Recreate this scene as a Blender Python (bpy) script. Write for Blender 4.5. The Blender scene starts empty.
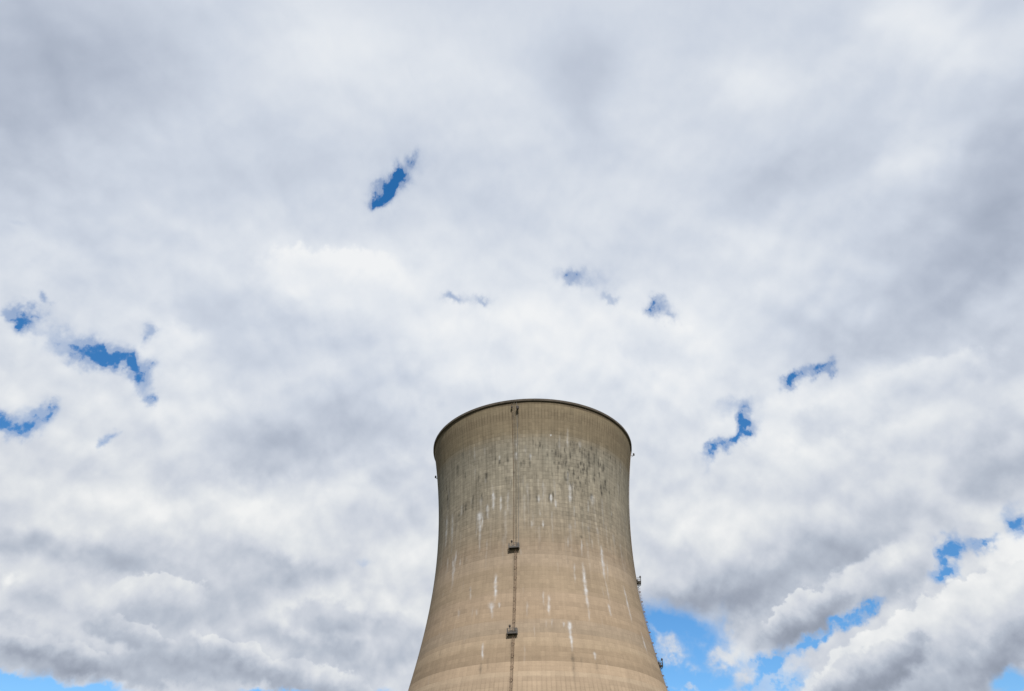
# A concrete cooling tower under broken cloud, seen from the ground.
import bpy, bmesh, math, random
import numpy as np
from mathutils import Vector
R = math.radians
random.seed(4); rng = np.random.default_rng(7)
sc = bpy.context.scene
col = sc.collection

# ------------------------------------------------------------------ tower figures (metres)
TX, TY, TH = 7.083, 226.553, 130.83          # foot of the axis, height of the shell
def rad(z):                                   # meridian: hyperbola with its throat at 95 m
    z = np.asarray(z, float)
    k = np.where(z < 95.2, 2.2395, 1.8058)
    return 30.71*np.sqrt(1 + k*((z - 95.2)/100.0)**2)
def on_shell(theta, z, off=0.0):              # theta in degrees, 0 faces the viewer, positive to the right
    r = float(rad(z)) + off
    t = R(theta)
    return Vector((r*math.sin(t), -r*math.cos(t), z))

# lime and soot runs on the shell: theta top/bottom, z top/bottom, width, strength, kind, shape
STREAKS = [
 (-24.16,-23.91,103.0,96.0,0.83,0.80,'w','s'), (-19.55,-19.79,100.6,95.2,0.62,0.60,'w','s'), (-27.83,-27.13,99.0,93.6,0.85,0.50,'w','s'),
 (-15.52,-15.82,102.2,94.4,0.66,0.30,'w','s'), (-32.71,-31.56,96.8,87.3,1.87,0.85,'w','f'), (-31.91,-31.58,90.4,83.1,0.80,0.60,'w','t'),
 (-30.61,-30.68,96.5,90.9,0.54,0.55,'w','s'), (-54.94,-54.01,100.3,89.6,1.14,0.45,'w','s'), (-61.82,-61.36,102.1,89.1,1.40,0.50,'w','s'),
 (-45.96,-46.54,101.5,97.4,0.87,0.35,'w','s'), (-48.77,-48.90,87.7,74.3,1.04,0.75,'w','t'), (-51.66,-47.91,86.7,75.9,0.89,0.60,'w','s'),
 (-44.56,-44.31,84.6,81.5,0.56,0.45,'w','s'), (-56.89,-55.45,87.0,81.3,0.84,0.35,'w','s'), (-21.21,-20.37,77.3,68.4,0.86,0.90,'w','s'),
 (-22.27,-21.10,68.6,64.1,1.55,0.85,'w','f'), (-18.39,-18.20,68.6,66.6,0.61,0.50,'w','s'), (-34.99,-33.91,74.7,70.3,0.59,0.45,'w','s'),
 (-5.43,-5.46,68.6,63.6,0.47,0.30,'w','s'), (-40.67,-39.69,69.1,65.7,0.70,0.25,'w','s'), (-29.66,-29.38,67.6,65.6,0.61,0.40,'w','s'),
 (-24.36,-23.57,58.2,53.3,0.61,0.85,'w','s'), (23.99,23.19,87.7,81.9,0.52,0.50,'w','s'), (23.28,22.83,80.7,65.8,0.94,0.95,'w','s'),
 (23.29,22.27,67.8,63.1,0.57,0.35,'w','s'), (18.51,17.82,80.0,73.6,0.57,0.40,'w','s'), (36.39,35.51,87.6,75.9,1.01,0.85,'w','s'),
 (35.84,36.19,77.1,69.4,0.61,0.35,'w','s'), (39.49,37.49,83.2,75.9,0.57,0.28,'w','s'), (35.07,34.91,69.8,65.9,0.75,0.75,'w','s'),
 (50.01,49.97,77.4,65.7,0.90,0.70,'w','s'), (1.96,2.10,71.3,66.6,0.47,0.40,'w','s'), (4.52,4.11,70.2,64.0,0.68,0.75,'w','s'),
 (16.32,15.87,88.0,83.4,0.58,0.28,'w','s'), (30.63,29.91,88.4,84.7,0.59,0.25,'w','s'), (12.86,12.83,62.8,54.9,0.93,1.00,'w','f2'),
 (10.28,10.19,62.5,61.1,0.78,0.50,'w','f'), (5.31,5.19,62.9,60.9,0.61,0.40,'w','f'), (2.83,2.78,62.8,60.9,0.61,0.30,'w','f'),
 (22.47,21.96,55.7,53.2,0.62,0.65,'w','s'), (57.04,56.90,65.1,58.2,0.85,0.65,'w','s'), (1.24,1.28,100.1,97.0,0.69,0.45,'w','s'),
 (8.08,7.88,100.5,97.1,0.64,0.85,'w','s'), (10.42,10.31,99.1,95.6,0.59,0.55,'w','s'), (18.99,18.61,104.7,97.1,0.93,0.55,'w','s'),
 (33.04,32.70,102.9,98.0,1.59,0.30,'w','s'), (3.20,3.04,92.2,89.3,0.51,0.55,'w','s'), (-2.84,-2.92,92.0,89.3,0.51,0.38,'w','s'),
 (-10.67,-10.79,118.4,114.5,0.56,0.40,'w','s'), (-10.69,-10.70,114.1,110.9,0.79,0.70,'w','s'), (-2.88,-2.85,113.2,110.6,0.60,0.40,'w','s'),
 (-20.15,-20.24,113.6,111.6,0.58,0.35,'w','s'), (17.88,17.91,122.6,114.3,0.64,0.30,'w','s'), (8.58,8.57,119.6,118.8,0.56,0.80,'w','s'),
 (29.88,29.56,100.5,95.7,0.54,0.30,'w','s'), (25.44,25.45,119.1,116.2,1.02,0.25,'w','s'), (20.83,20.58,97.6,93.5,0.46,0.30,'w','s'),
 (-8.48,-8.46,83.7,81.3,0.33,0.30,'w','s'), (16.86,16.80,114.2,108.1,0.75,0.60,'d','s'), (19.35,19.39,115.5,111.5,0.64,0.50,'d','s'),
 (21.75,21.83,116.4,113.4,0.65,0.35,'d','s'), (26.72,26.86,116.3,112.1,0.75,0.55,'d','s'), (31.19,31.62,117.0,109.5,1.14,0.70,'d','s'),
 (24.01,24.12,111.7,107.8,0.66,0.60,'d','s'), (29.95,29.98,112.2,106.6,0.63,0.50,'d','s'), (21.22,21.15,108.8,104.9,0.57,0.50,'d','s'),
 (22.41,22.38,105.7,102.5,0.58,0.45,'d','s'), (39.72,39.66,107.5,103.3,0.71,0.40,'d','s'), (43.31,43.36,110.2,104.2,0.92,0.40,'d','s'),
 (32.30,32.14,103.1,100.2,0.84,0.50,'d','s'), (14.07,13.92,95.5,92.4,0.77,0.40,'d','s'), (11.28,11.22,114.8,112.2,0.61,0.45,'d','s'),
 (6.27,6.26,114.3,111.7,0.60,0.30,'d','s'), (13.81,13.80,114.0,111.4,0.56,0.30,'d','s'), (34.82,35.08,116.6,112.0,0.75,0.40,'d','s'),
 (38.16,38.50,115.9,111.2,0.78,0.35,'d','s'), (41.71,42.46,115.9,110.0,0.83,0.35,'d','s'), (16.23,16.05,108.3,104.5,0.49,0.35,'d','s'),
 (18.66,18.51,110.8,106.9,0.50,0.35,'d','s'), (27.28,27.37,110.8,106.9,0.61,0.40,'d','s'), (34.76,34.82,110.6,105.4,0.66,0.35,'d','s'),
 (9.12,8.85,101.5,96.8,0.53,0.45,'d','s'), (0.35,0.17,100.7,96.0,0.46,0.35,'d','s'), (7.05,6.85,100.8,97.1,0.47,0.50,'d','s'),
 (20.16,20.01,104.5,99.7,0.44,0.40,'d','s'), (-20.09,-20.17,112.3,110.3,0.64,0.50,'d','s'), (-15.23,-15.31,112.8,110.5,0.69,0.40,'d','s'),
 (-49.37,-49.97,115.5,111.2,1.06,0.35,'d','s'), (-28.38,-28.49,109.7,104.8,0.89,0.40,'d','s'), (-12.25,-12.28,107.9,106.8,0.49,0.80,'d','s'),
 (-48.49,-48.24,99.7,95.5,0.90,0.40,'d','s'), (-60.48,-61.11,109.5,102.0,1.15,0.30,'d','s'), (-37.42,-37.46,103.9,96.8,0.75,0.30,'d','s'),
 (-31.22,-31.15,103.6,98.8,0.55,0.30,'d','s'), (-28.45,-28.16,98.7,94.3,0.53,0.45,'d','s'), (-42.69,-42.73,102.2,97.0,0.73,0.30,'d','s'),
 (-35.15,-35.00,74.1,73.1,0.80,0.60,'d','s'), (23.91,23.76,88.6,87.4,0.68,0.80,'d','s'), (2.53,2.45,117.4,114.5,0.61,0.40,'d','s'),
 (-3.03,-3.22,113.5,107.7,0.48,0.40,'d','s'), (-6.37,-6.50,111.7,107.8,0.48,0.30,'d','s'), (-22.45,-22.70,113.8,109.6,0.46,0.25,'d','s'),
 (-24.16,-23.36,53.6,49.0,0.70,0.40,'d','s'), (-21.29,-20.75,54.4,50.3,0.64,0.22,'d','s'), (12.88,12.21,55.2,48.9,0.80,0.45,'d','s'),
 (12.50,11.92,50.4,45.6,0.74,0.20,'d','s'), (22.49,22.02,53.2,50.4,0.59,0.30,'d','s'), (16.20,15.62,54.3,50.6,0.56,0.25,'d','s'),
 (-12.19,-12.11,80.3,73.9,0.39,0.20,'d','s'), (-48.60,-45.99,56.1,48.2,1.14,0.10,'d','s'), (-12.37,-12.43,82.3,74.4,0.72,0.30,'d','t'),
 (-12.02,-11.84,58.8,51.6,0.61,0.30,'d','t'), (-9.05,-9.55,126.9,117.7,0.56,0.35,'d','t'), (-11.87,-12.12,127.7,120.4,0.47,0.30,'d','t')]
# broad light and dark masses of the cloud deck: azimuth, elevation, two radii, turn, change of tone, firm edge
TONES = [
 (1.75,0.45,0.48,0.75,0,-105,0), (-1.75,0.45,0.48,0.75,0,-112,0),       # unseen dark banks either side, added to cut skylight on the tower's edges
 (-0.8667,0.8384,0.1707,0.0914,-2.685,-20,0), (-0.8348,0.7507,0.0944,0.0778,2.496,-14,0), (-0.7591,0.8684,0.0971,0.0603,-2.726,-8,0), (-0.4291,1.0074,0.1501,0.0646,-3.007,14.4,0),
 (-0.6396,0.7480,0.0838,0.0429,-2.839,7.2,0), (-0.5070,0.8367,0.1517,0.0564,-2.901,-7,0), (-0.2999,0.7346,0.1546,0.0499,-3.061,24,0), (-0.3932,0.7285,0.0652,0.0286,-2.965,8,0),
 (-0.1512,1.0268,0.1926,0.0531,-3.084,11.2,0), (0.1612,1.0285,0.1254,0.0494,3.094,-20,0), (0.1700,0.9551,0.0492,0.0414,2.877,-9,0), (0.5149,0.9412,0.0752,0.0314,2.936,14.4,0),
 (0.7943,0.9092,0.0689,0.0349,2.776,17.6,0), (0.8610,0.8484,0.0682,0.0344,2.683,11.2,0), (0.4897,0.8153,0.1004,0.0328,-3.031,-13,0), (0.6451,0.8115,0.1035,0.0367,2.808,-6,0),
 (0.6978,0.7775,0.0846,0.0256,3.118,8,0), (0.7996,0.6977,0.0933,0.0612,0.905,-26,0), (0.6958,0.6354,0.1088,0.0639,2.992,-30,0), (0.5557,0.5999,0.1184,0.0417,2.957,-24,0),
 (0.7084,0.5861,0.0336,0.0254,2.915,8,0), (0.6855,0.5168,0.0619,0.0282,-3.049,-20,0), (0.4183,0.7470,0.0901,0.0516,2.984,12,0), (0.0831,0.6762,0.2242,0.0742,3.104,17.6,0),
 (-0.0549,0.6636,0.1027,0.0540,-3.121,9.6,0), (0.2475,0.6427,0.0960,0.0538,2.936,11.2,0), (-0.1365,0.7873,0.1690,0.0530,-3.079,6.4,0), (-0.1729,0.5301,0.0762,0.0656,3.077,-8,0),
 (-0.3773,0.4899,0.0939,0.0455,-2.930,-28,0), (-0.2817,0.5453,0.1037,0.0650,-3.062,-13,0), (-0.4571,0.6322,0.1300,0.0511,-2.931,-10,0), (-0.5212,0.5875,0.0538,0.0443,-3.133,16,0),
 (-0.5202,0.4951,0.0737,0.0410,-2.960,12.8,0), (-0.6835,0.5273,0.0650,0.0413,-2.880,8,0), (-0.4119,0.5376,0.0413,0.0253,-3.012,9.6,0), (0.3300,0.5846,0.1046,0.0573,3.021,8,0),
 (0.5261,0.5250,0.1419,0.0427,-3.083,14.4,0), (0.4127,0.5117,0.0688,0.0491,-2.970,9.6,0), (0.6454,0.4181,0.0475,0.0319,-3.082,-32,0), (0.5204,0.4399,0.0726,0.0342,-3.069,-8,0),
 (0.2884,0.4288,0.0609,0.0348,3.072,16,0), (0.2308,0.3724,0.0798,0.0365,3.083,-4.32,0), (0.3793,0.3426,0.1368,0.0336,-2.969,-27.36,0), (0.2884,0.3290,0.0892,0.0185,-3.068,-18.72,0),
 (0.4425,0.3711,0.0865,0.0288,-2.881,-12.96,0), (0.5044,0.3434,0.0468,0.0271,-2.833,8,0), (0.3544,0.2769,0.0554,0.0128,-2.945,-33.12,0), (0.2877,0.2626,0.0360,0.0177,3.107,10,0),
 (0.4137,0.2927,0.0592,0.0127,-2.932,-11.52,0), (0.6124,0.3280,0.0320,0.0230,-2.754,30,1), (0.5581,0.2817,0.0630,0.0107,-2.990,-18.72,0), (0.5972,0.2781,0.0394,0.0194,-3.063,-17.28,0),
 (0.4608,0.2273,0.0748,0.0178,-3.071,-24.48,0), (0.5298,0.2323,0.0916,0.0172,-3.058,-28.8,0), (0.5775,0.2406,0.0292,0.0095,-3.084,12,0), (0.3826,0.2203,0.0454,0.0120,-2.977,-7.2,0),
 (-0.4885,0.4045,0.1283,0.0327,-2.961,12,0), (-0.3385,0.4165,0.0784,0.0318,-3.032,14,0), (-0.6096,0.3362,0.0977,0.0138,-2.931,-21.6,0), (-0.4885,0.3337,0.0675,0.0152,-3.126,-24.48,0),
 (-0.4373,0.3579,0.0585,0.0115,-2.995,-11.52,0), (-0.6030,0.2926,0.0117,0.0089,3.012,28,0), (-0.5775,0.2558,0.0393,0.0077,3.111,-14.4,0), (-0.5037,0.2336,0.0712,0.0129,-3.113,-28.8,0),
 (-0.5561,0.2257,0.0576,0.0096,-3.103,-15.84,0), (-0.4985,0.2644,0.0646,0.0080,3.038,-12.96,0), (-0.5361,0.2811,0.0528,0.0070,3.053,-8.64,0), (-0.3809,0.2395,0.0674,0.0137,-3.123,-28.8,0),
 (-0.4292,0.2711,0.0441,0.0215,-3.077,-15.84,0), (-0.3575,0.3094,0.0597,0.0272,-3.069,-18.72,0), (-0.2875,0.3637,0.0782,0.0142,3.108,-20.16,0), (-0.3225,0.3457,0.0750,0.0165,-3.041,-11.52,0),
 (-0.2126,0.2618,0.0495,0.0203,-3.106,-25.92,0), (-0.2827,0.2742,0.0615,0.0111,3.055,-17.28,0), (-0.2653,0.3146,0.0453,0.0209,-3.089,18,0), (-0.1621,0.3165,0.0473,0.0401,3.026,12,0),
 (-0.1959,0.4248,0.0839,0.0378,-3.083,-7.2,0), (-0.1554,0.3774,0.0413,0.0368,2.979,10,0), (-0.1546,0.2476,0.0375,0.0224,3.140,-11.52,0), (-0.2714,0.4559,0.0695,0.0253,-3.044,10,0),
 (0.2093,0.2733,0.0278,0.0157,-3.015,10,0), (-0.5230,0.2161,0.0784,0.0087,-3.095,-21.6,0), (-0.4314,0.2221,0.0641,0.0091,-3.114,-18.72,0), (-0.3197,0.2232,0.0685,0.0085,-3.073,-10.08,0),
 (0.2418,0.3187,0.0768,0.0152,3.136,-21.6,0), (0.1975,0.3264,0.0391,0.0142,3.092,-7.2,0), (0.2901,0.3055,0.0380,0.0157,-2.901,-10.08,0), (0.6195,0.3703,0.0428,0.0203,-2.965,4,0)]
# breaks in the cloud deck: azimuth, elevation, two radii, turn, depth
GAPS = [
 (-0.2400,0.8668,0.0191,0.0121,-2.353,1.1), (-0.2554,0.8480,0.0229,0.0099,-2.727,1), (-0.2681,0.8359,0.0152,0.0065,-3.030,0.7), (-0.2311,0.8808,0.0141,0.0102,3.134,0.75),
 (-0.2128,0.9008,0.0124,0.0076,-3.104,0.65), (-0.2214,0.8741,0.0158,0.0065,3.070,0.6), (-0.2656,0.8649,0.0108,0.0056,-2.798,0.45), (-0.2420,0.8666,0.0583,0.0280,-2.403,0.3),
 (-0.1836,0.9011,0.0432,0.0107,-2.853,0.12), (-0.7115,0.5686,0.0194,0.0099,3.113,1.2), (-0.7017,0.5950,0.0098,0.0065,2.546,0.6), (-0.6650,0.5648,0.0167,0.0090,3.089,0.3),
 (-0.6809,0.5715,0.0594,0.0223,3.046,0.12), (-0.6068,0.5552,0.0441,0.0117,-3.054,1.1), (-0.5616,0.5509,0.0234,0.0128,2.697,1), (-0.6063,0.5630,0.0568,0.0212,-3.060,0.28),
 (-0.5637,0.5989,0.0107,0.0095,2.869,0.65), (-0.5294,0.5267,0.0117,0.0071,2.475,0.7), (-0.6800,0.4530,0.0172,0.0104,2.981,1.2), (-0.6513,0.4537,0.0141,0.0082,-2.476,0.9),
 (-0.6431,0.4764,0.0124,0.0083,-2.495,0.75), (-0.6629,0.4643,0.0374,0.0180,-2.878,0.4), (-0.5620,0.4688,0.0093,0.0070,-3.061,0.6), (0.1105,0.7529,0.0254,0.0108,2.990,0.62),
 (0.1513,0.7422,0.0602,0.0190,2.927,0.3), (0.2509,0.7026,0.0136,0.0106,3.133,0.7), (0.2646,0.6941,0.0282,0.0142,2.650,0.28), (0.1748,0.7175,0.0158,0.0067,3.066,0.42),
 (0.2755,0.6819,0.0154,0.0071,2.618,0.4), (-0.1078,0.7235,0.0214,0.0067,3.131,0.48), (-0.0757,0.7264,0.0539,0.0094,-3.105,0.24), (-0.0488,0.7285,0.0144,0.0054,-3.120,0.36),
 (0.3508,0.5302,0.0183,0.0083,1.144,1.15), (0.3050,0.5019,0.0227,0.0090,-2.668,1.1), (0.3344,0.5107,0.0128,0.0076,-2.843,0.8), (0.3498,0.5551,0.0350,0.0115,3.139,0.4),
 (0.3620,0.5232,0.0226,0.0114,-2.707,0.5), (0.4353,0.5717,0.0142,0.0087,-3.087,0.95), (0.4725,0.5751,0.0167,0.0062,-3.050,0.8), (0.4901,0.5683,0.0083,0.0073,0.248,0.75),
 (0.4549,0.5739,0.0366,0.0111,-3.045,0.36), (0.5513,0.3371,0.0204,0.0090,1.052,1.3), (0.5388,0.3151,0.0133,0.0080,-2.872,1.2), (0.5912,0.3401,0.0158,0.0061,-3.047,0.9),
 (0.6322,0.3507,0.0121,0.0084,0.997,1.1), (0.6264,0.3664,0.0112,0.0076,-2.587,0.4), (0.5706,0.3421,0.0205,0.0087,2.978,0.42), (0.2681,0.2753,0.0296,0.0169,1.334,0.9),
 (0.3073,0.2413,0.0218,0.0125,-2.744,0.95), (0.3265,0.2486,0.0218,0.0094,-2.612,1), (0.3577,0.2568,0.0193,0.0062,-2.687,0.6), (0.4174,0.2812,0.0286,0.0072,-2.747,1.2),
 (0.4516,0.2967,0.0165,0.0061,-2.779,1), (0.3766,0.2626,0.0216,0.0062,-2.735,0.9), (0.3326,0.2244,0.0261,0.0091,-2.749,1), (0.2381,0.2218,0.0714,0.0151,3.095,1),
 (0.5234,0.3178,0.0086,0.0064,-3.080,0.3)]
# heaped clouds in front of the deck, far ones first: azimuth, elevation, two radii, turn, downward normal (2), tone of the crown and of the base, softness
HEAPS = [
 (-0.3086,0.7345,0.1507,0.0420,-3.056,2.15,-23.73,250,234,0.6), (-0.5251,0.5865,0.0485,0.0415,3.060,6.09,-22.81,230,222,0.6), (0.2488,0.6492,0.0985,0.0463,2.846,-7.20,-20.30,240,228,0.7),
 (0.5432,0.5181,0.1651,0.0351,-3.059,2.24,-28.38,230,218,0.6), (-0.0206,0.6643,0.1201,0.0540,-3.133,0.18,-18.50,240,230,0.9), (0.3415,0.5696,0.0740,0.0385,-3.134,-0.19,-25.94,228,220,0.7),
 (-0.5181,0.4894,0.0734,0.0362,-2.947,6.35,-26.84,230,220,0.7), (-0.2437,0.2999,0.0660,0.0274,3.070,-2.08,-36.37,210,194,0.6), (-0.4435,0.3001,0.0625,0.0329,-3.071,4.02,-30.00,226,196,0.22),
 (-0.4675,0.2621,0.0555,0.0181,2.981,-7.72,-54.61,216,184,0.3), (-0.2477,0.2288,0.0947,0.0234,2.975,-6.90,-42.11,220,182,0.3), (-0.3364,0.2456,0.0738,0.0219,2.930,-9.17,-44.61,224,176,0.25),
 (-0.5336,0.2318,0.0634,0.0170,3.016,-6.33,-58.30,212,168,0.3), (-0.1519,0.2818,0.0516,0.0344,3.006,-3.35,-28.89,216,196,0.6), (0.4554,0.3163,0.1019,0.0335,-2.848,8.26,-28.69,226,190,0.6),
 (0.3721,0.2908,0.0632,0.0277,-2.848,9.82,-34.65,226,158,0.22), (0.5145,0.2322,0.2213,0.0644,-2.814,4.76,-14.75,236,180,0.16), (0.5775,0.2406,0.0721,0.0303,-2.824,8.77,-31.61,214,158,0.5),
 (0.4277,0.2245,0.0848,0.0271,-2.831,10.83,-35.27,218,158,0.4)]
# clear sky seen under smooth cloud bases, and loose wisps drifting across it
CLEAR = [
 (0.2117,0.2812,0.0505,0.0273,-3.105,1.3), (0.2353,0.2416,0.0532,0.0264,3.121,1.5), (0.1763,0.2411,0.0525,0.0481,0.924,1.5), (0.1659,0.2812,0.0386,0.0342,-2.913,1.3),
 (-0.5541,0.1948,0.0577,0.0141,-3.094,1.6), (-0.4886,0.1981,0.0354,0.0088,-3.054,1.5), (-0.5763,0.2036,0.0227,0.0081,3.054,1), (-0.3110,0.2153,0.0206,0.0063,-3.090,1.1),
 (-0.2771,0.2142,0.0348,0.0064,-3.087,1.1), (-0.1640,0.2206,0.0244,0.0076,-3.115,0.6), (0.5634,0.1994,0.0182,0.0112,-2.775,1.2), (-0.2026,0.3732,0.0148,0.0061,-3.086,0.35),
 (-0.7345,0.6295,0.0244,0.0107,-2.573,0.2), (-0.2420,1.0068,0.0218,0.0088,2.529,0.18), (-0.7718,0.6663,0.0161,0.0045,-2.886,0.26)]
WISPS = [
 (0.2537,0.3061,0.0302,0.0093,3.078,0.4), (0.1772,0.2692,0.0126,0.0091,-3.105,0.35), (0.2553,0.2515,0.0158,0.0130,1.148,0.5), (0.2412,0.2771,0.0177,0.0067,-2.889,0.25),
 (0.2013,0.2795,0.0177,0.0114,-3.135,0.75), (0.2089,0.2620,0.0174,0.0090,3.122,0.7), (0.2915,0.2939,0.0227,0.0155,-2.753,1), (0.2813,0.2608,0.0264,0.0133,3.111,0.85),
 (0.2849,0.2364,0.0165,0.0076,3.110,0.8), (0.2239,0.2466,0.0146,0.0066,3.114,0.4), (0.2206,0.2248,0.0120,0.0043,3.109,0.7), (0.1867,0.2941,0.0148,0.0060,2.785,0.3),
 (0.1946,0.2304,0.0098,0.0055,3.140,0.3), (0.2757,0.3161,0.0376,0.0058,3.061,0.4)]

# ------------------------------------------------------------------ node helper
class NT:
    def __init__(s, tree): s.t = tree; s.n = tree.nodes; s.l = tree.links
    def new(s, typ, **kw):
        n = s.n.new(typ)
        for k, v in kw.items(): setattr(n, k, v)
        return n
    def put(s, sock, v):
        if isinstance(v, bpy.types.NodeSocket): s.l.new(v, sock)
        elif v is not None: sock.default_value = v
    def m(s, op, a, b=None, c=None, clamp=False):
        n = s.new('ShaderNodeMath', operation=op, use_clamp=clamp)
        s.put(n.inputs[0], a); s.put(n.inputs[1], b); s.put(n.inputs[2], c)
        return n.outputs[0]
    def v(s, op, a, b=None, scale=None, add=None):
        n = s.new('ShaderNodeVectorMath', operation=op)
        s.put(n.inputs[0], a); s.put(n.inputs[1], b)
        if add is not None: s.put(n.inputs[2], add)
        if scale is not None: s.put(n.inputs['Scale'], scale)
        return n.outputs['Value'] if op in ('DOT_PRODUCT', 'LENGTH') else n.outputs[0]
    def sep(s, a):
        n = s.new('ShaderNodeSeparateXYZ'); s.put(n.inputs[0], a); return n.outputs
    def comb(s, x, y, z=0.0):
        n = s.new('ShaderNodeCombineXYZ'); s.put(n.inputs[0], x); s.put(n.inputs[1], y); s.put(n.inputs[2], z); return n.outputs[0]
    def noise(s, vec, scale, detail=4.0, rough=0.5, dist=0.0, color=False, lac=2.0):
        n = s.new('ShaderNodeTexNoise'); s.put(n.inputs['Vector'], vec)
        n.inputs['Scale'].default_value = scale; n.inputs['Detail'].default_value = detail
        n.inputs['Roughness'].default_value = rough; n.inputs['Distortion'].default_value = dist
        n.inputs['Lacunarity'].default_value = lac
        return n.outputs['Color' if color else 'Fac']
    def white(s, vec):
        n = s.new('ShaderNodeTexWhiteNoise', noise_dimensions='3D'); s.put(n.inputs['Vector'], vec); return n.outputs['Value']
    def rng(s, x, a, b, c, d, smooth=True):
        n = s.new('ShaderNodeMapRange', interpolation_type='SMOOTHSTEP' if smooth else 'LINEAR')
        s.put(n.inputs[0], x)
        for i, q in enumerate((a, b, c, d)): s.put(n.inputs[i+1], q)
        return n.outputs[0]
    def ramp(s, x, stops, interp='LINEAR'):
        n = s.new('ShaderNodeValToRGB'); s.put(n.inputs[0], x)
        r = n.color_ramp; r.interpolation = interp
        while len(r.elements) < len(stops): r.elements.new(0.5)
        for e, (p, c) in zip(r.elements, stops): e.position = p
        for e, (p, c) in zip(r.elements, stops): e.position = p; e.color = (*c, 1)
        return n.outputs[0]
    def mix(s, f, a, b, mode='MIX'):
        n = s.new('ShaderNodeMix', data_type='RGBA', blend_type=mode)
        s.put(n.inputs[0], f); s.put(n.inputs[6], a); s.put(n.inputs[7], b); return n.outputs[2]

def lin(*c): return tuple((x/255.0/12.92) if x/255.0 < 0.04045 else ((x/255.0 + 0.055)/1.055)**2.4 for x in c)

# ------------------------------------------------------------------ sun and sky
SUN_EL, SUN_ROT = R(40), R(170)
w = bpy.data.worlds.new("World"); sc.world = w; w.use_nodes = True
T = NT(w.node_tree); T.n.clear()
sky = T.new('ShaderNodeTexSky', sky_type='NISHITA', sun_disc=False, sun_elevation=SUN_EL, sun_rotation=SUN_ROT,
            altitude=200.0, air_density=1.0, dust_density=0.4, ozone_density=2.0)
hs = T.new('ShaderNodeHueSaturation'); SKYHSV = hs
T.l.new(sky.outputs[0], hs.inputs['Color'])
bg_sky = T.new('ShaderNodeBackground'); T.l.new(hs.outputs[0], bg_sky.inputs[0]); bg_sky.inputs[1].default_value = 0.098

tc = T.new('ShaderNodeTexCoord'); G0 = tc.outputs['Generated']
x, y, z = T.sep(G0)
az = T.m('ARCTAN2', x, y); el = T.m('ARCSINE', z)
A = T.comb(az, el)
T.put(SKYHSV.inputs['Saturation'], T.rng(el, R(18), R(45), 1.32, 1.36)); T.put(SKYHSV.inputs['Value'], T.rng(el, R(18), R(50), 1.2, 1.5))
# conformal map of the sky: puffs stay round and get finer towards the horizon
den = T.m('ADD', T.m('MAXIMUM', z, -0.5), 1.0)
qx = T.m('DIVIDE', x, den); qy = T.m('DIVIDE', y, den)
Q = T.comb(T.m('SUBTRACT', T.m('MULTIPLY', qx, qx), T.m('MULTIPLY', qy, qy)), T.m('MULTIPLY', T.m('MULTIPLY', qx, qy), 2.0))
HALF = (0.5, 0.5, 0.5)
w1 = T.v('SUBTRACT', T.noise(Q, 9.0, 2.0, 0.5, color=True), HALF)
w2 = T.v('SUBTRACT', T.noise(Q, 34.0, 5.0, 0.55, color=True), HALF)
w3 = T.v('SUBTRACT', T.noise(A, 38.0, 4.0, 0.56, color=True), HALF)
A1 = T.v('ADD', A, T.v('ADD', T.v('SCALE', w1, scale=0.05), T.v('SCALE', w2, scale=0.040)))
A2 = T.v('ADD', A, T.v('ADD', T.v('SCALE', w2, scale=0.024), T.v('SCALE', w3, scale=0.040)))

def blobs(vec, table, start, ):
    acc = start
    for i, row in enumerate(table):
        if i and i % 3 == 0:                                          # keeps the evaluation in sequence
            vec = T.v('MULTIPLY_ADD', T.comb(acc, 0.0), (1e-9, 0, 0), add=vec)
        a, e, ra, re, rot, wt = row[:6]
        firm = len(row) > 6 and row[6]
        mp = T.new('ShaderNodeMapping', vector_type='TEXTURE')
        mp.inputs['Location'].default_value = (a, e, 0); mp.inputs['Rotation'].default_value = (0, 0, rot); mp.inputs['Scale'].default_value = (ra, re, 1)
        T.put(mp.inputs['Vector'], vec)
        d = T.v('DOT_PRODUCT', mp.outputs[0], mp.outputs[0])
        if firm: d = T.m('MULTIPLY', d, d)
        acc = T.m('MULTIPLY_ADD', T.m('POWER', 0.3679, d), wt, acc)
    return acc
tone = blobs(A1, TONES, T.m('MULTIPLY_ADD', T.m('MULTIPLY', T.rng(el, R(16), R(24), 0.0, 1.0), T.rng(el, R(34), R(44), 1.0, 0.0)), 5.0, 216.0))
A2 = T.v('MULTIPLY_ADD', T.comb(tone, 0.0), (1e-9, 0, 0), add=A2)
gap = blobs(A2, GAPS, 0.0)

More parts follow.
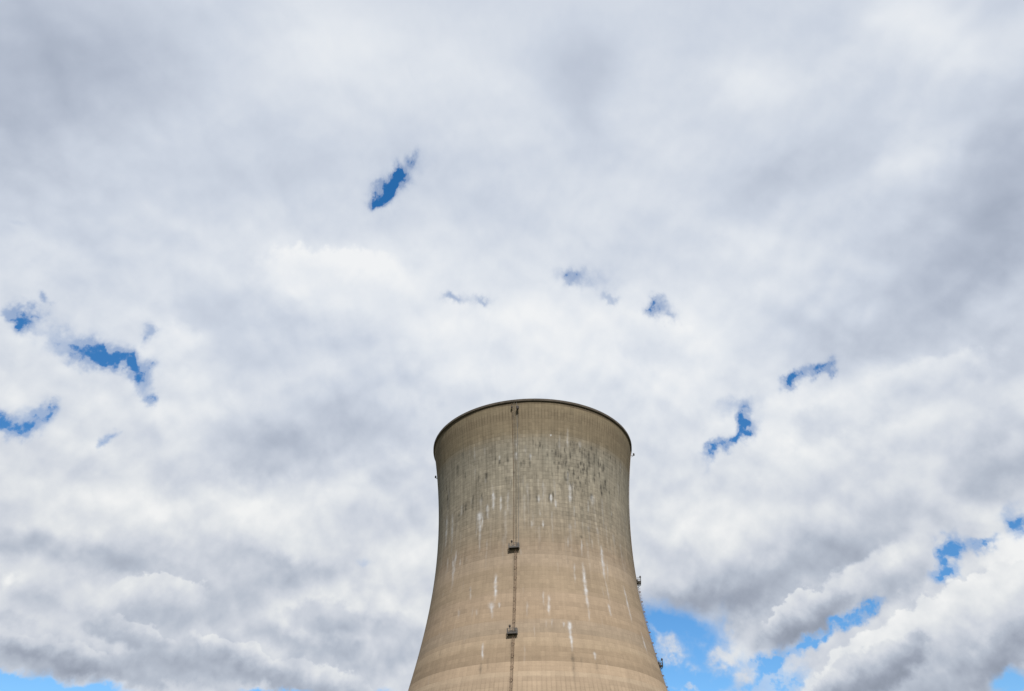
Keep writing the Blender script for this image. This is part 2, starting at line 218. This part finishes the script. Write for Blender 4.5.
# billows: rounded puffs, lit from above
def puff(q):
    return T.noise(q, 22.0, 6.0, 0.5, 0.15)
lowness = T.rng(el, R(18), R(38), 1.0, 0.0)
lump = T.m('SUBTRACT', T.noise(A, 52.0, 4.0, 0.55), 0.5)
A5 = T.v('ADD', A, T.v('ADD', T.v('SCALE', w2, scale=0.020), T.v('SCALE', w3, scale=0.030)))
for a_, e_, ra, re_, rot, nx, ny, lt, lb, so_ in HEAPS:
    vec = T.v('MULTIPLY_ADD', T.comb(tone, 0.0), (1e-9, 0, 0), add=A5)
    mp = T.new('ShaderNodeMapping', vector_type='TEXTURE')
    mp.inputs['Location'].default_value = (a_, e_, 0); mp.inputs['Rotation'].default_value = (0, 0, rot); mp.inputs['Scale'].default_value = (ra, re_, 1)
    T.put(mp.inputs['Vector'], vec)
    d = T.v('DOT_PRODUCT', mp.outputs[0], mp.outputs[0])
    depth = T.m('SUBTRACT', T.v('DOT_PRODUCT', vec, (nx, ny, 0)), nx*a_ + ny*e_)        # -1 at the crown, 1 at the base
    shade = T.rng(depth, -0.85, 0.55, lt, lb)
    edge = T.rng(depth, -0.5, 0.7, so_, 0.9)
    body = T.m('MULTIPLY_ADD', lump, 0.9, T.m('SUBTRACT', 1.0, d))
    mk = T.rng(body, 0.0, edge, 0.0, 1.0)
    tone = T.m('MULTIPLY_ADD', T.m('SUBTRACT', shade, tone), mk, tone)
rel = T.m('SUBTRACT', puff(Q), puff(T.v('SCALE', Q, scale=0.955)))
tone = T.m('MULTIPLY_ADD', rel, T.m('MULTIPLY_ADD', lowness, 10.0, 34.0), tone)
def heads(q):
    n = T.new('ShaderNodeTexVoronoi', voronoi_dimensions='2D', feature='F1', normalize=False)
    T.put(n.inputs['Vector'], T.v('ADD', q, T.v('ADD', T.v('SCALE', w1, scale=0.035), T.v('SCALE', w2, scale=0.014))))
    n.inputs['Scale'].default_value = 13.0; n.inputs['Detail'].default_value = 2.0; n.inputs['Roughness'].default_value = 0.55
    return n.outputs['Distance']
hd = T.m('SUBTRACT', heads(T.v('SCALE', Q, scale=0.96)), heads(Q))
tone = T.m('MULTIPLY_ADD', hd, T.m('MULTIPLY_ADD', lowness, -4.0, 17.0), tone)
tone = T.m('MULTIPLY_ADD', T.m('SUBTRACT', T.noise(Q, 11.0, 4.0, 0.5, 0.3), 0.5), T.m('MULTIPLY_ADD', lowness, -12.0, 26.0), tone)
tone = T.m('MULTIPLY_ADD', T.m('SUBTRACT', T.noise(Q, 34.0, 6.0, 0.58), 0.5), T.m('MULTIPLY_ADD', lowness, -3.0, 13.0), tone)
tone = T.m('MULTIPLY_ADD', lump, T.m('MULTIPLY_ADD', lowness, 7.0, 3.0), tone)
fine = T.m('SUBTRACT', T.noise(A, 75.0, 5.0, 0.55), 0.5)
g = T.m('MULTIPLY_ADD', T.m('MULTIPLY', fine, T.m('MINIMUM', T.m('MAXIMUM', gap, 0.0), 0.8)), 3.4, T.m('MULTIPLY', gap, 1.15))
core = T.rng(g, 0.22, 1.46, 0.0, 1.0)
veil = T.rng(T.m('MULTIPLY_ADD', fine, T.m('MINIMUM', T.m('MAXIMUM', gap, 0.0), 0.3), gap), 0.0, 0.80, 0.0, 0.58)      # thin cloud round every break
clear = T.m('MAXIMUM', core, veil)
A3 = T.v('ADD', A, T.v('SCALE', w2, scale=0.030))
A3 = T.v('MULTIPLY_ADD', T.comb(clear, 0.0), (1e-9, 0, 0), add=A3)
under = blobs(A3, CLEAR, 0.0)
clear = T.m('MAXIMUM', clear, T.rng(T.m('MULTIPLY_ADD', fine, 0.12, under), 0.10, 1.0, 0.0, 1.0))
A4 = T.v('MULTIPLY_ADD', T.comb(clear, 0.0), (1e-9, 0, 0), add=A2)
wisp = blobs(A4, WISPS, 0.0)
wisp = T.rng(T.m('MULTIPLY_ADD', T.m('MULTIPLY', fine, T.m('MINIMUM', wisp, 0.6)), 2.2, wisp), 0.1, 1.0, 0.0, 0.95)
clear = T.m('MULTIPLY', clear, T.m('SUBTRACT', 1.0, wisp))
cloud = T.ramp(T.m('DIVIDE', tone, 255.0), [(0.45, lin(102, 112, 130)), (0.55, lin(128, 138, 155)), (0.65, lin(154, 164, 182)), (0.75, lin(181, 190, 206)),
                                           (0.83, lin(204, 212, 225)), (0.90, lin(225, 230, 237)), (0.96, lin(240, 242, 244))])
near = T.ramp(T.m('DIVIDE', tone, 255.0), [(0.45, lin(108, 116, 130)), (0.55, lin(133, 141, 155)), (0.65, lin(157, 165, 180)), (0.75, lin(183, 191, 204)),
                                          (0.83, lin(207, 212, 221)), (0.90, lin(226, 229, 232)), (0.96, lin(241, 242, 242))])
cloud = T.mix(lowness, cloud, near)
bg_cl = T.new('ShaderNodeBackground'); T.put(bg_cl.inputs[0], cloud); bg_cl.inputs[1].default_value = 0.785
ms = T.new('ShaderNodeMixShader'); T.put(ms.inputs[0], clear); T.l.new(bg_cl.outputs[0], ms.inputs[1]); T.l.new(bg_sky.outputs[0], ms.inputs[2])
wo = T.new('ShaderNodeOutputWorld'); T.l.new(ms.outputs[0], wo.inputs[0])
w.cycles.sampling_method = 'MANUAL'; w.cycles.sample_map_resolution = 512

sd = bpy.data.lights.new('sun', 'SUN'); sd.energy = 5.0; sd.angle = R(0.5); sd.color = (1.0, 0.95, 0.87)
so = bpy.data.objects.new('sun', sd); col.objects.link(so)
s_dir = Vector((math.sin(SUN_ROT)*math.cos(SUN_EL), math.cos(SUN_ROT)*math.cos(SUN_EL), math.sin(SUN_EL)))
so.rotation_euler = s_dir.to_track_quat('Z', 'Y').to_euler(); so.location = s_dir*300

# ------------------------------------------------------------------ materials
def material(name):
    m = bpy.data.materials.new(name); m.use_nodes = True
    t = NT(m.node_tree)
    return m, t, m.node_tree.nodes['Principled BSDF']

def concrete():
    m, t, b = material('weathered_concrete')
    px, py, pz = t.sep(t.new('ShaderNodeTexCoord').outputs['Object'])
    s = t.m('MULTIPLY', t.m('ARCTAN2', px, t.m('MULTIPLY', py, -1.0)), 32.0)       # metres round the shell
    LIFT, PAN = 1.22, 0.98
    li = t.m('FLOOR', t.m('DIVIDE', pz, LIFT)); lf = t.m('FRACT', t.m('DIVIDE', pz, LIFT))
    pi_ = t.m('FLOOR', t.m('DIVIDE', s, PAN)); pf = t.m('FRACT', t.m('DIVIDE', s, PAN))
    sz = t.comb(s, pz)
    # tone of each pour, following the lifts with a ragged edge
    zz = t.m('ADD', t.m('ADD', t.m('MULTIPLY', pz, 0.45), t.m('MULTIPLY', t.m('MULTIPLY', t.m('ADD', li, 0.5), LIFT), 0.55)),
             t.m('MULTIPLY', t.m('SUBTRACT', t.noise(t.v('MULTIPLY', sz, (0.06, 0.25, 1)), 1.0, 5.0, 0.6), 0.5), 2.6))
    f = t.rng(zz, 35.0, 135.0, 0.0, 1.0, smooth=False)
    P = lambda q: (q - 35.0)/100.0
    base = t.ramp(f, [(P(36), (0.236,0.183,0.134)), (P(48.4), (0.243,0.190,0.141)), (P(48.9), (0.273,0.218,0.163)), (P(49.8), (0.269,0.213,0.158)), (P(50.2), (0.247,0.191,0.140)), (P(52.3), (0.244,0.189,0.138)),
        (P(52.9), (0.200,0.154,0.111)), (P(56.4), (0.212,0.164,0.118)), (P(57.0), (0.236,0.186,0.135)), (P(59.6), (0.234,0.183,0.135)), (P(60.2), (0.207,0.166,0.126)), (P(63.0), (0.213,0.170,0.130)),
        (P(63.7), (0.219,0.169,0.123)), (P(70.5), (0.224,0.175,0.131)), (P(71.8), (0.208,0.164,0.120)), (P(77.8), (0.209,0.166,0.123)), (P(78.8), (0.215,0.172,0.131)), (P(81.8), (0.211,0.170,0.131)),
        (P(84.6), (0.183,0.146,0.111)), (P(87.5), (0.179,0.148,0.113)), (P(95.0), (0.176,0.155,0.125)), (P(104.0), (0.179,0.162,0.132)), (P(114.0), (0.175,0.161,0.134)), (P(117.5), (0.161,0.145,0.118)),
        (P(120.5), (0.143,0.119,0.085)), (P(127.0), (0.139,0.114,0.081)), (P(128.2), (0.155,0.129,0.092)), (P(129.4), (0.149,0.122,0.085)), (P(129.9), (0.086,0.069,0.050)), (P(131), (0.069,0.056,0.041))])
    mid = t.m('MULTIPLY', t.rng(pz, 78.0, 96.0, 0.0, 1.0), t.rng(pz, 116.0, 124.0, 1.0, 0.25))      # the rougher, stained belt
    lowp = t.rng(pz, 50.5, 46.0, 0.0, 1.0)
    top = t.rng(pz, 117.0, 121.0, 0.0, 1.0)
    v = 1.0
    def mod(v, x, amp): return t.m('MULTIPLY', v, t.m('MULTIPLY_ADD', x, amp, 1.0))
    c = lambda q: t.m('SUBTRACT', q, 0.5)
    v = mod(1.0, c(t.white(t.comb(li, 3.3))), 0.09)
    v = mod(v, c(t.white(t.comb(t.m('FLOOR', t.m('DIVIDE', s, PAN*5)), li, 7.0))), 0.07)
    v = mod(v, c(t.noise(t.v('MULTIPLY', sz, (0.055, 0.04, 1)), 1.0, 5.0, 0.6)), 0.55)
    v = mod(v, c(t.noise(t.v('MULTIPLY', sz, (0.75, 0.055, 1)), 1.0, 6.0, 0.62)), t.m('MULTIPLY_ADD', mid, 0.95, 0.32))    # rain runs
    v = mod(v, c(t.noise(t.v('MULTIPLY', sz, (0.5, 1.6, 1)), 1.0, 5.0, 0.65)), t.m('MULTIPLY_ADD', mid, 0.45, 0.22))
    v = mod(v, c(t.noise(sz, 3.0, 5.0, 0.65)), 0.28)
    # lift joints and panel ribs
    wob = t.noise(t.v('MULTIPLY', sz, (0.35, 0.05, 1)), 1.0, 4.0, 0.6)
    zone = t.rng(t.noise(t.v('MULTIPLY', sz, (0.045, 0.06, 1)), 1.0, 3.0, 0.6), 0.40, 0.62, 0.25, 1.0)     # where the form boards show most
    zone = t.m('MULTIPLY', zone, t.rng(s, -22.0, 8.0, 0.55, 1.0))
    jl = t.rng(t.m('ABSOLUTE', c(lf)), 0.36, 0.49, 0.0, 1.0)
    v = mod(v, t.m('MULTIPLY', jl, t.rng(wob, 0.35, 0.65, 0.25, 1.0)), t.m('MULTIPLY_ADD', t.m('MULTIPLY', mid, zone), -0.20, -0.065))
    v = mod(v, c(t.white(t.comb(li, pi_, 1.0))), t.m('MULTIPLY_ADD', t.m('MULTIPLY', mid, zone), 0.24, 0.09))
    rb = t.rng(t.m('ABSOLUTE', c(pf)), 0.28, 0.48, 0.0, 1.0)
    ribs = t.m('ADD', t.m('MULTIPLY', mid, 0.06), t.m('ADD', t.m('MULTIPLY', lowp, 0.12), t.m('MULTIPLY', top, 0.06)))
    crown = t.m('MULTIPLY', t.rng(pz, 124.6, 125.0, 0.0, 1.0), t.rng(pz, 127.6, 128.0, 1.0, 0.0))
    v = mod(v, rb, t.m('MULTIPLY', t.m('ADD', t.m('ADD', ribs, 0.025), t.m('MULTIPLY', crown, 0.15)), -1.0))
    cb = t.new('ShaderNodeCombineColor')
    for i in range(3): t.put(cb.inputs[i], v)
    colr = t.mix(1.0, base, cb.outputs[0], 'MULTIPLY')
    # algae tint in the stained belt
    gr = t.m('MULTIPLY', mid, t.rng(t.noise(t.v('MULTIPLY', sz, (0.22, 0.05, 1)), 1.0, 4.0, 0.6), 0.5, 0.75, 0.0, 0.25))
    colr = t.mix(gr, colr, (.15, .152, .13, 1))
    def attr(n):
        a = t.new('ShaderNodeAttribute'); a.attribute_name = n; return a.outputs['Fac']
    grain = t.noise(t.v('MULTIPLY', sz, (2.2, 0.7, 1)), 1.0, 5.0, 0.65)
    dk = t.m('MULTIPLY', attr('soot'), t.rng(grain, 0.3, 0.6, 0.55, 1.0))
    colr = t.mix(dk, colr, (.042, .040, .035, 1))
    wh = t.m('MULTIPLY', attr('lime'), t.rng(grain, 0.28, 0.6, 0.5, 1.0))
    colr = t.mix(wh, colr, (.37, .375, .395, 1))
    t.put(b.inputs['Base Color'], colr); b.inputs['Roughness'].default_value = 0.92
    b.inputs['Specular IOR Level'].default_value = 0.06
    bp = t.new('ShaderNodeBump'); bp.inputs['Strength'].default_value = 0.35; bp.inputs['Distance'].default_value = 0.05
    t.put(bp.inputs['Height'], t.m('ADD', t.m('MULTIPLY', jl, -0.6), t.m('ADD', t.m('MULTIPLY', rb, -0.4), t.noise(sz, 2.2, 6.0, 0.6))))
    t.l.new(bp.outputs[0], b.inputs['Normal'])
    return m

def plain(name, colour, rough=0.8, metal=0.0, var=0.35, scale=3.0, second=None):
    m, t, b = material(name)
    o = t.new('ShaderNodeTexCoord').outputs['Object']
    n = t.noise(o, scale, 5.0, 0.62)
    second = second or tuple(q*(1-var) for q in colour)
    t.put(b.inputs['Base Color'], t.mix(t.rng(n, 0.35, 0.68, 0.0, 1.0), (*colour, 1), (*second, 1)))
    b.inputs['Roughness'].default_value = rough; b.inputs['Metallic'].default_value = metal
    return m
M_conc = concrete()
M_rim = plain('stained_rim_concrete', (.058, .048, .038), 0.95, var=0.4, scale=0.7)
M_inner = plain('inner_concrete', (.22, .20, .17), 0.95, scale=0.2)
M_steel = plain('dull_painted_steel', (.028, .028, .030), 0.6, 0.2, second=(.055, .042, .03))
M_rail = plain('grey_painted_railing', (.045, .045, .048), 0.55, 0.1, second=(.03, .028, .026))
M_galv = plain('galvanised_steel', (.26, .265, .27), 0.5, 0.5, second=(.15, .14, .13), scale=1.2)
M_rust = plain('rusty_steel', (.10, .064, .038), 0.85, 0.0, second=(.06, .04, .025), scale=0.5)
M_tan = plain('weathered_ladder_steel', (.145, .098, .066), 0.8, 0.0, second=(.085, .054, .036), scale=0.8)
M_old = plain('pale_galvanised_ladder', (.125, .105, .085), 0.8, 0.0, second=(.14, .12, .09), scale=0.4)
M_grey = plain('light_grey_conduit', (.13, .128, .125), 0.8, 0.0, second=(.09, .08, .07), scale=0.5)
M_lamp = plain('dark_lamp_glass', (.022, .016, .016), 0.75)

# ------------------------------------------------------------------ mesh helpers
def link(name, bm, mat, parent):
    me = bpy.data.meshes.new(name); bm.to_mesh(me); bm.free(); me.materials.append(mat)
    o = bpy.data.objects.new(name, me); col.objects.link(o); o.parent = parent
    return o
def bar(bm, p, q, w_, h_=None, up=Vector((0, 0, 1))):        # a square bar from p to q
    h_ = h_ or w_
    d = (q - p).normalized()
    a = d.cross(up)
    if a.length < 1e-4: a = d.cross(Vector((1, 0.2, 0)))
    a.normalize(); b = a.cross(d).normalized()
    vs = []
    for e in (p, q):
        for i, j in ((-1, -1), (1, -1), (1, 1), (-1, 1)):
            vs.append(bm.verts.new(e + a*(i*w_/2) + b*(j*h_/2)))
    for f in ((0, 1, 2, 3), (7, 6, 5, 4), (0, 4, 5, 1), (1, 5, 6, 2), (2, 6, 7, 3), (3, 7, 4, 0)): bm.faces.new([vs[i] for i in f])
def tube(bm, pts, r, n=8):
    rings = []
    for i, p in enumerate(pts):
        d = (pts[min(i+1, len(pts)-1)] - pts[max(i-1, 0)]).normalized()
        a = d.cross(Vector((0.3, 1, 0.1))).normalized(); b = d.cross(a)
        rings.append([bm.verts.new(p + a*(r*math.cos(2*math.pi*k/n)) + b*(r*math.sin(2*math.pi*k/n))) for k in range(n)])
    for A_, B_ in zip(rings, rings[1:]):
        for k in range(n): bm.faces.new((A_[k], A_[(k+1) % n], B_[(k+1) % n], B_[k]))
    bm.faces.new(rings[0][::-1]); bm.faces.new(rings[-1])
def frame(theta, z):                                          # local axes on the shell: out, along, up
    t = R(theta)
    return Vector((math.sin(t), -math.cos(t), 0)), Vector((math.cos(t), math.sin(t), 0)), Vector((0, 0, 1))
def ring_path(theta, z0, z1, off, side=0.0, step=1.2):
    n = max(2, int(abs(z1-z0)/step)); o = []
    for i in range(n+1):
        z_ = z0 + (z1-z0)*i/n
        a, b, _ = frame(theta, z_)
        o.append(on_shell(theta, z_, off) + b*side)
    return o

# ------------------------------------------------------------------ the tower
tower = bpy.data.objects.new('cooling_tower', None); col.objects.link(tower); tower.location = (TX, TY, 0)
tower['label'] = 'tall tan concrete cooling tower with streaked waisted shell under the clouds'; tower['category'] = 'cooling tower'

def build_shell():
    th = np.concatenate([np.arange(-96, 96.01, 0.16), np.arange(100, 264, 4.0)]); th = np.radians(th)
    zs = np.concatenate([np.arange(0, 40, 4.0), np.arange(40, TH, 0.27), [TH]])
    nt, nz = len(th), len(zs)
    r = rad(zs)
    X = r[:, None]*np.sin(th)[None]; Y = -r[:, None]*np.cos(th)[None]; Z = np.repeat(zs[:, None], nt, 1)
    co = np.stack([X, Y, Z], -1).reshape(-1, 3)
    i = np.arange(nz-1)[:, None]*nt; j = np.arange(nt)[None]; j2 = (j+1) % nt
    quads = np.stack([i+j, i+j2, i+nt+j2, i+nt+j], -1).reshape(-1, 4)
    me = bpy.data.meshes.new('shell')
    me.vertices.add(len(co)); me.vertices.foreach_set('co', co.astype(np.float32).ravel())
    me.loops.add(quads.size); me.loops.foreach_set('vertex_index', quads.astype(np.int32).ravel())
    me.polygons.add(len(quads)); me.polygons.foreach_set('loop_start', np.arange(0, quads.size, 4, dtype=np.int32))
    me.polygons.foreach_set('use_smooth', np.ones(len(quads), dtype=bool))
    me.update(calc_edges=True)
    lime = np.zeros((nz, nt)); soot = np.zeros((nz, nt))
    def paint(t0, t1, z0, z1, wd, st, kind, shape):
        a = zs < z0 + 0.4; b = zs > z1 - 0.4
        rows = np.where(a & b)[0]
        p1, p2, p3 = rng.uniform(0, 6.28, 3)
        for k in rows:
            u = (z0 - zs[k])/max(1e-3, z0 - z1)               # 0 at the top, 1 at the foot
            u = min(max(u, 0.0), 1.0)
            c_ = R(t0 + (t1-t0)*u) + 0.0016*math.sin(zs[k]*1.3 + p1) + 0.0011*math.sin(zs[k]*3.1 + p2)
            if shape == 't':   wv, sv = 1.0 - 0.6*u, min(1, u*8)*(1-u)**0.6
            elif shape == 'f': wv, sv = 1.05 - 0.8*u**0.7, min(1, u*10 + .3)*(1-u)**0.5
            elif shape == 'f2': wv, sv = 1.0 - 0.5*u, min(1, u*20 + .4)*(1-u**4)
            else:              wv, sv = 0.55 + 0.9*math.sin(math.pi*min(1, u*.85 + .1))*0.5, min(1, u*4)*min(1, (1-u)*3.0)
            wv *= 1.0 + 0.16*math.sin(zs[k]*2.1 + p3) + 0.10*math.sin(zs[k]*4.7 + p1)
            sv *= 0.78 + 0.22*math.sin(zs[k]*1.7 + p2) + 0.12*math.sin(zs[k]*5.3 + p3)
            arc = (th - c_)*r[k]
            hw = max(0.12, wd*wv*(0.52 if kind == 'w' else 0.60))
            val = min(1.0, st*((1.25 if zs[k] > 90 else 1.0) if kind == 'w' else (2.8 if zs[k] > 98 else 1.3)))*sv*np.exp(-(arc/hw)**2*1.2)
            g_ = lime if kind == 'w' else soot
            np.maximum(g_[k], val, out=g_[k])
    for row in STREAKS: paint(*row)
    # the many faint runs too small to list one by one
    for _ in range(200):
        z0 = rng.uniform(84, 121); t0 = rng.uniform(-88, 88); ln = rng.uniform(1.5, 7)
        k = 'w' if rng.random() < 0.35 else 'd'
        paint(t0, t0, z0, z0-ln, rng.uniform(0.25, 0.7), rng.uniform(0.06, 0.26), k, 's')
    for _ in range(110):                                       # dark drips under the worst joints
        z0 = 1.22*round(rng.uniform(103, 119)/1.22); t0 = rng.normal(25, 11); ln = rng.uniform(0.8, 3.5)
        paint(t0, t0, z0, z0-ln, rng.uniform(0.3, 0.65), rng.uniform(0.12, 0.42), 'd', 's')
    for _ in range(46):                                        # long pale smears below the belt
        z0 = rng.uniform(86, 104); t0 = rng.uniform(-80, 70); ln = rng.uniform(5, 13)
        paint(t0, t0, z0, z0-ln, rng.uniform(0.3, 1.1), rng.uniform(0.08, 0.24), 'w', 't')
    for _ in range(60):
        z0 = rng.uniform(50, 86); t0 = rng.uniform(-85, 85); ln = rng.uniform(1.0, 6)
        paint(t0, t0, z0, z0-ln, rng.uniform(0.2, 0.5), rng.uniform(0.05, 0.22), 'w' if rng.random() < .5 else 'd', 's')
    for n_, a_ in (('lime', lime), ('soot', soot)):
        at = me.attributes.new(n_, 'FLOAT', 'POINT'); at.data.foreach_set('value', a_.astype(np.float32).ravel())
    me.materials.append(M_conc)
    o = bpy.data.objects.new('shell', me); col.objects.link(o); o.parent = tower
    return o
build_shell()

def lathe(bm, prof, n, closed=True):
    rings = []
    for k in range(n):
        t = 2*math.pi*k/n
        rings.append([bm.verts.new((rr*math.sin(t), -rr*math.cos(t), zz)) for rr, zz in prof])
    m_ = len(prof)
    for k in range(n):
        A_, B_ = rings[k], rings[(k+1) % n]
        for i in range(m_ if closed else m_-1):
            j = (i+1) % m_
            bm.faces.new((A_[i], B_[i], B_[j], A_[j]))
bm = bmesh.new()
lathe(bm, [(float(rad(z_))-0.3, z_) for z_ in np.linspace(TH-0.5, 0.5, 40)], 120, False)
inner = link('inner_lining', bm, M_inner, tower)
rt = float(rad(TH))
bm = bmesh.new()
lathe(bm, [(rt-0.9, TH-0.75), (rt+0.02, TH-0.72), (rt+0.30, TH-0.55), (rt+0.34, TH+0.12), (rt+0.26, TH+0.2), (rt-0.9, TH+0.2)], 360)
link('rim', bm, M_rim, tower)

def obstruction_light(theta, z_, off=0.15, size=1.0, parent=tower):
    a, b, u = frame(theta, z_); p = on_shell(theta, z_, off)
    bm = bmesh.new()
    bar(bm, p - a*(off+.2), p + a*0.55*size, 0.10*size); bar(bm, p - u*0.5*size - a*.3, p + a*0.5*size, 0.08*size)
    o = link('obstruction_light', bm, M_steel, parent)
    bm = bmesh.new()
    q = p + a*0.55*size
    prof = [(0.02, 0.0), (0.20, 0.02), (0.24, 0.12), (0.24, 0.55), (0.17, 0.72), (0.02, 0.78)]
    rings = [[bm.verts.new(q + (a*math.cos(2*math.pi*k/12) + b*math.sin(2*math.pi*k/12))*rr*size + u*hh*size) for k in range(12)] for rr, hh in prof]
    for A_, B_ in zip(rings, rings[1:]):
        for k in range(12): bm.faces.new((A_[k], A_[(k+1) % 12], B_[(k+1) % 12], B_[k]))
    bm.faces.new(rings[0][::-1]); bm.faces.new(rings[-1])
    link('lamp', bm, M_lamp, o)
    return o

def ladder(theta, z0, z1, cage, mat, name, off=0.28):
    bm = bmesh.new()
    for s_ in (-0.2, 0.2):
        pts = ring_path(theta, z0, z1, off, s_)
        for p, q in zip(pts, pts[1:]): bar(bm, p, q, 0.05, 0.07)
    n = int((z1-z0)/0.35)
    for i in range(n):
        zz = z0 + 0.35*i
        a, b, u = frame(theta, zz); p = on_shell(theta, zz, off)
        bar(bm, p - b*.24, p + b*.24, 0.035)
    n = int((z1-z0)/3.0)
    for i in range(n+1):                                       # stand-offs into the concrete
        zz = z0 + 3.0*i
        a, b, u = frame(theta, zz)
        for s_ in (-.24, .24):
            p = on_shell(theta, zz, off) + b*s_
            bar(bm, p, p - a*(off+.15), 0.07)
    o = link(name, bm, mat, tower)
    if cage:
        bm = bmesh.new()
        zz = z0
        k = 0
        while zz < z1:
            a, b, u = frame(theta, zz); c_ = on_shell(theta, zz, off)
            pts = [c_ + a*(0.5*math.sin(math.pi*i/8)) + b*(-0.38*math.cos(math.pi*i/8)) for i in range(9)]
            for p, q in zip(pts, pts[1:]): bar(bm, p, q, 0.025, 0.20 if k % 3 == 0 else 0.03)
            zz += 1.0; k += 1
        for i in (1, 4, 7):
            pa = ring_path(theta, z0, z1, off + 0.5*math.sin(math.pi*i/8), -0.38*math.cos(math.pi*i/8))
            for p, q in zip(pa, pa[1:]): bar(bm, p, q, 0.035, 0.02)
        link('safety_cage', bm, mat, o)
    return o

def platform(theta, z_, shift=-0.35, wd=2.9, dp=1.35):
    a, b, u = frame(theta, z_)
    base = on_shell(theta, z_, 0.0)
    c_ = base + b*shift
    P_ = lambda s_, d_, h_: c_ + b*s_ + a*d_ + u*h_
    hw = wd/2
    bm = bmesh.new()
    bar(bm, P_(-hw, dp/2-0.15, 0), P_(hw, dp/2-0.15, 0), dp+0.3, 0.06)                 # deck plate
    for d_ in (0.1, dp/2, dp-0.04): bar(bm, P_(-hw, d_, -0.12), P_(hw, d_, -0.12), 0.08, 0.18)
    o = link('access_platform', bm, M_steel, tower)
    bm = bmesh.new()
    for s_ in (-hw+.04, -hw/3, hw/3, hw-.04): bar(bm, P_(s_, dp-.04, 0), P_(s_, dp-.04, 1.2), 0.09)
    for s_ in (-hw+.04, hw-.04):
        for d_ in (0.25, dp*.6): bar(bm, P_(s_, d_, 0), P_(s_, d_, 1.2), 0.09)
    for h_ in (0.6, 1.13):
        bar(bm, P_(-hw, dp-.04, h_), P_(hw, dp-.04, h_), 0.085)
        for s_ in (-hw+.04, hw-.04): bar(bm, P_(s_, 0.1, h_), P_(s_, dp, h_), 0.085)
    bar(bm, P_(-hw, dp-.01, 0.12), P_(hw, dp-.01, 0.12), 0.03, 0.22)                    # toe board
    link('railing', bm, M_rail, o)
    for s_ in (-hw+.15, hw-.15):
        bm = bmesh.new()
        bar(bm, P_(s_, dp-.1, -.22), P_(s_, -.35, -1.5), 0.10)
        bar(bm, P_(s_, -.4, -.26), P_(s_, dp-.05, -.26), 0.10)
        link('bracket', bm, M_steel, o)
    bm = bmesh.new()                                                                    # control box of the lights
    bar(bm, P_(-0.3, 0.25, 0.04), P_(-0.3, 0.25, 0.95), 0.55, 0.35)
    link('control_box', bm, M_steel, o)
    bm = bmesh.new(); bar(bm, P_(hw-.55, 0.35, 0.04), P_(hw-.55, 0.35, 1.35), 0.5, 0.4)
    link('control_box', bm, M_steel, o)
    bm = bmesh.new()
    bar(bm, P_(-0.55, dp-.1, 0), P_(-0.55, dp-.1, 1.5), 0.08)
    mast = link('mast', bm, M_steel, o)
    q = P_(-0.55, dp-.1, 1.15)
    bm = bmesh.new(); bmesh.ops.create_uvsphere(bm, u_segments=12, v_segments=8, radius=0.28)
    bmesh.ops.scale(bm, vec=(1, 1, 1.35), verts=bm.verts); bmesh.ops.translate(bm, vec=q + Vector((0, 0, .5)), verts=bm.verts)
    link('lamp', bm, M_lamp, o)
    return o

for th_ in (-11.0, 83.0):
    ladder(th_, 30.0, 83.5, True, M_tan, 'caged_ladder')
    ladder(th_, 83.9, TH-0.2, False, M_old, 'upper_ladder', 0.2)
    platform(th_, 83.6, -0.45)
    platform(th_, 59.5, -0.25, 2.6, 1.3)
    for dt, mat, rr in ((-1.25, M_rust, 0.075), (1.35, M_grey, 0.07)):
        bm = bmesh.new(); tube(bm, ring_path(th_+dt, 84.1, TH-0.3, 0.11), rr)
        link('cable_conduit', bm, mat, tower)
for th_, zz, k, off_ in ((-12.0, 128.0, 1.1, 0.15), (-8.9, 127.2, 1.7, 0.15), (85.0, 128.5, 1.2, 0.6), (-101.0, 125.0, 1.2, 0.8)):
    obstruction_light(th_, zz, off_, k)

# ------------------------------------------------------------------ ground
bm = bmesh.new(); bmesh.ops.create_grid(bm, x_segments=60, y_segments=60, size=6000)
mg, t, b = material('dry_grass_ground')
o_ = t.new('ShaderNodeTexCoord').outputs['Object']
n1 = t.noise(o_, 0.02, 6.0, 0.6); n2 = t.noise(o_, 1.5, 6.0, 0.7)
cg = t.mix(t.rng(n1, 0.4, 0.62, 0.0, 1.0), (.085, .105, .035, 1), (.17, .145, .085, 1))
t.put(b.inputs['Base Color'], t.mix(t.rng(n2, 0.3, 0.7, 0.0, 0.5), cg, (.05, .055, .025, 1)))
b.inputs['Roughness'].default_value = 0.95
g_o = link('ground', bm, mg, None); g_o['kind'] = 'structure'

# ------------------------------------------------------------------ camera and output
cd = bpy.data.cameras.new('camera'); cd.sensor_width = 36.0; cd.lens = 740.0/1024*36.0; cd.clip_start = 0.1; cd.clip_end = 20000
cam = bpy.data.objects.new('camera', cd); col.objects.link(cam)
cam.location = (0, 0, 1.7); cam.rotation_euler = (R(90 + 38.026), 0, 0)
sc.camera = cam
vs = sc.view_settings; sc.display_settings.display_device = 'sRGB'
vs.view_transform = 'Standard'; vs.look = 'None'; vs.exposure = 0.35; vs.gamma = 1.0; vs.use_curve_mapping = False
sc.render.engine = 'CYCLES'
sc.cycles.use_adaptive_sampling = True; sc.cycles.adaptive_threshold = 0.01; sc.cycles.adaptive_min_samples = 16
sc.cycles.max_bounces = 4
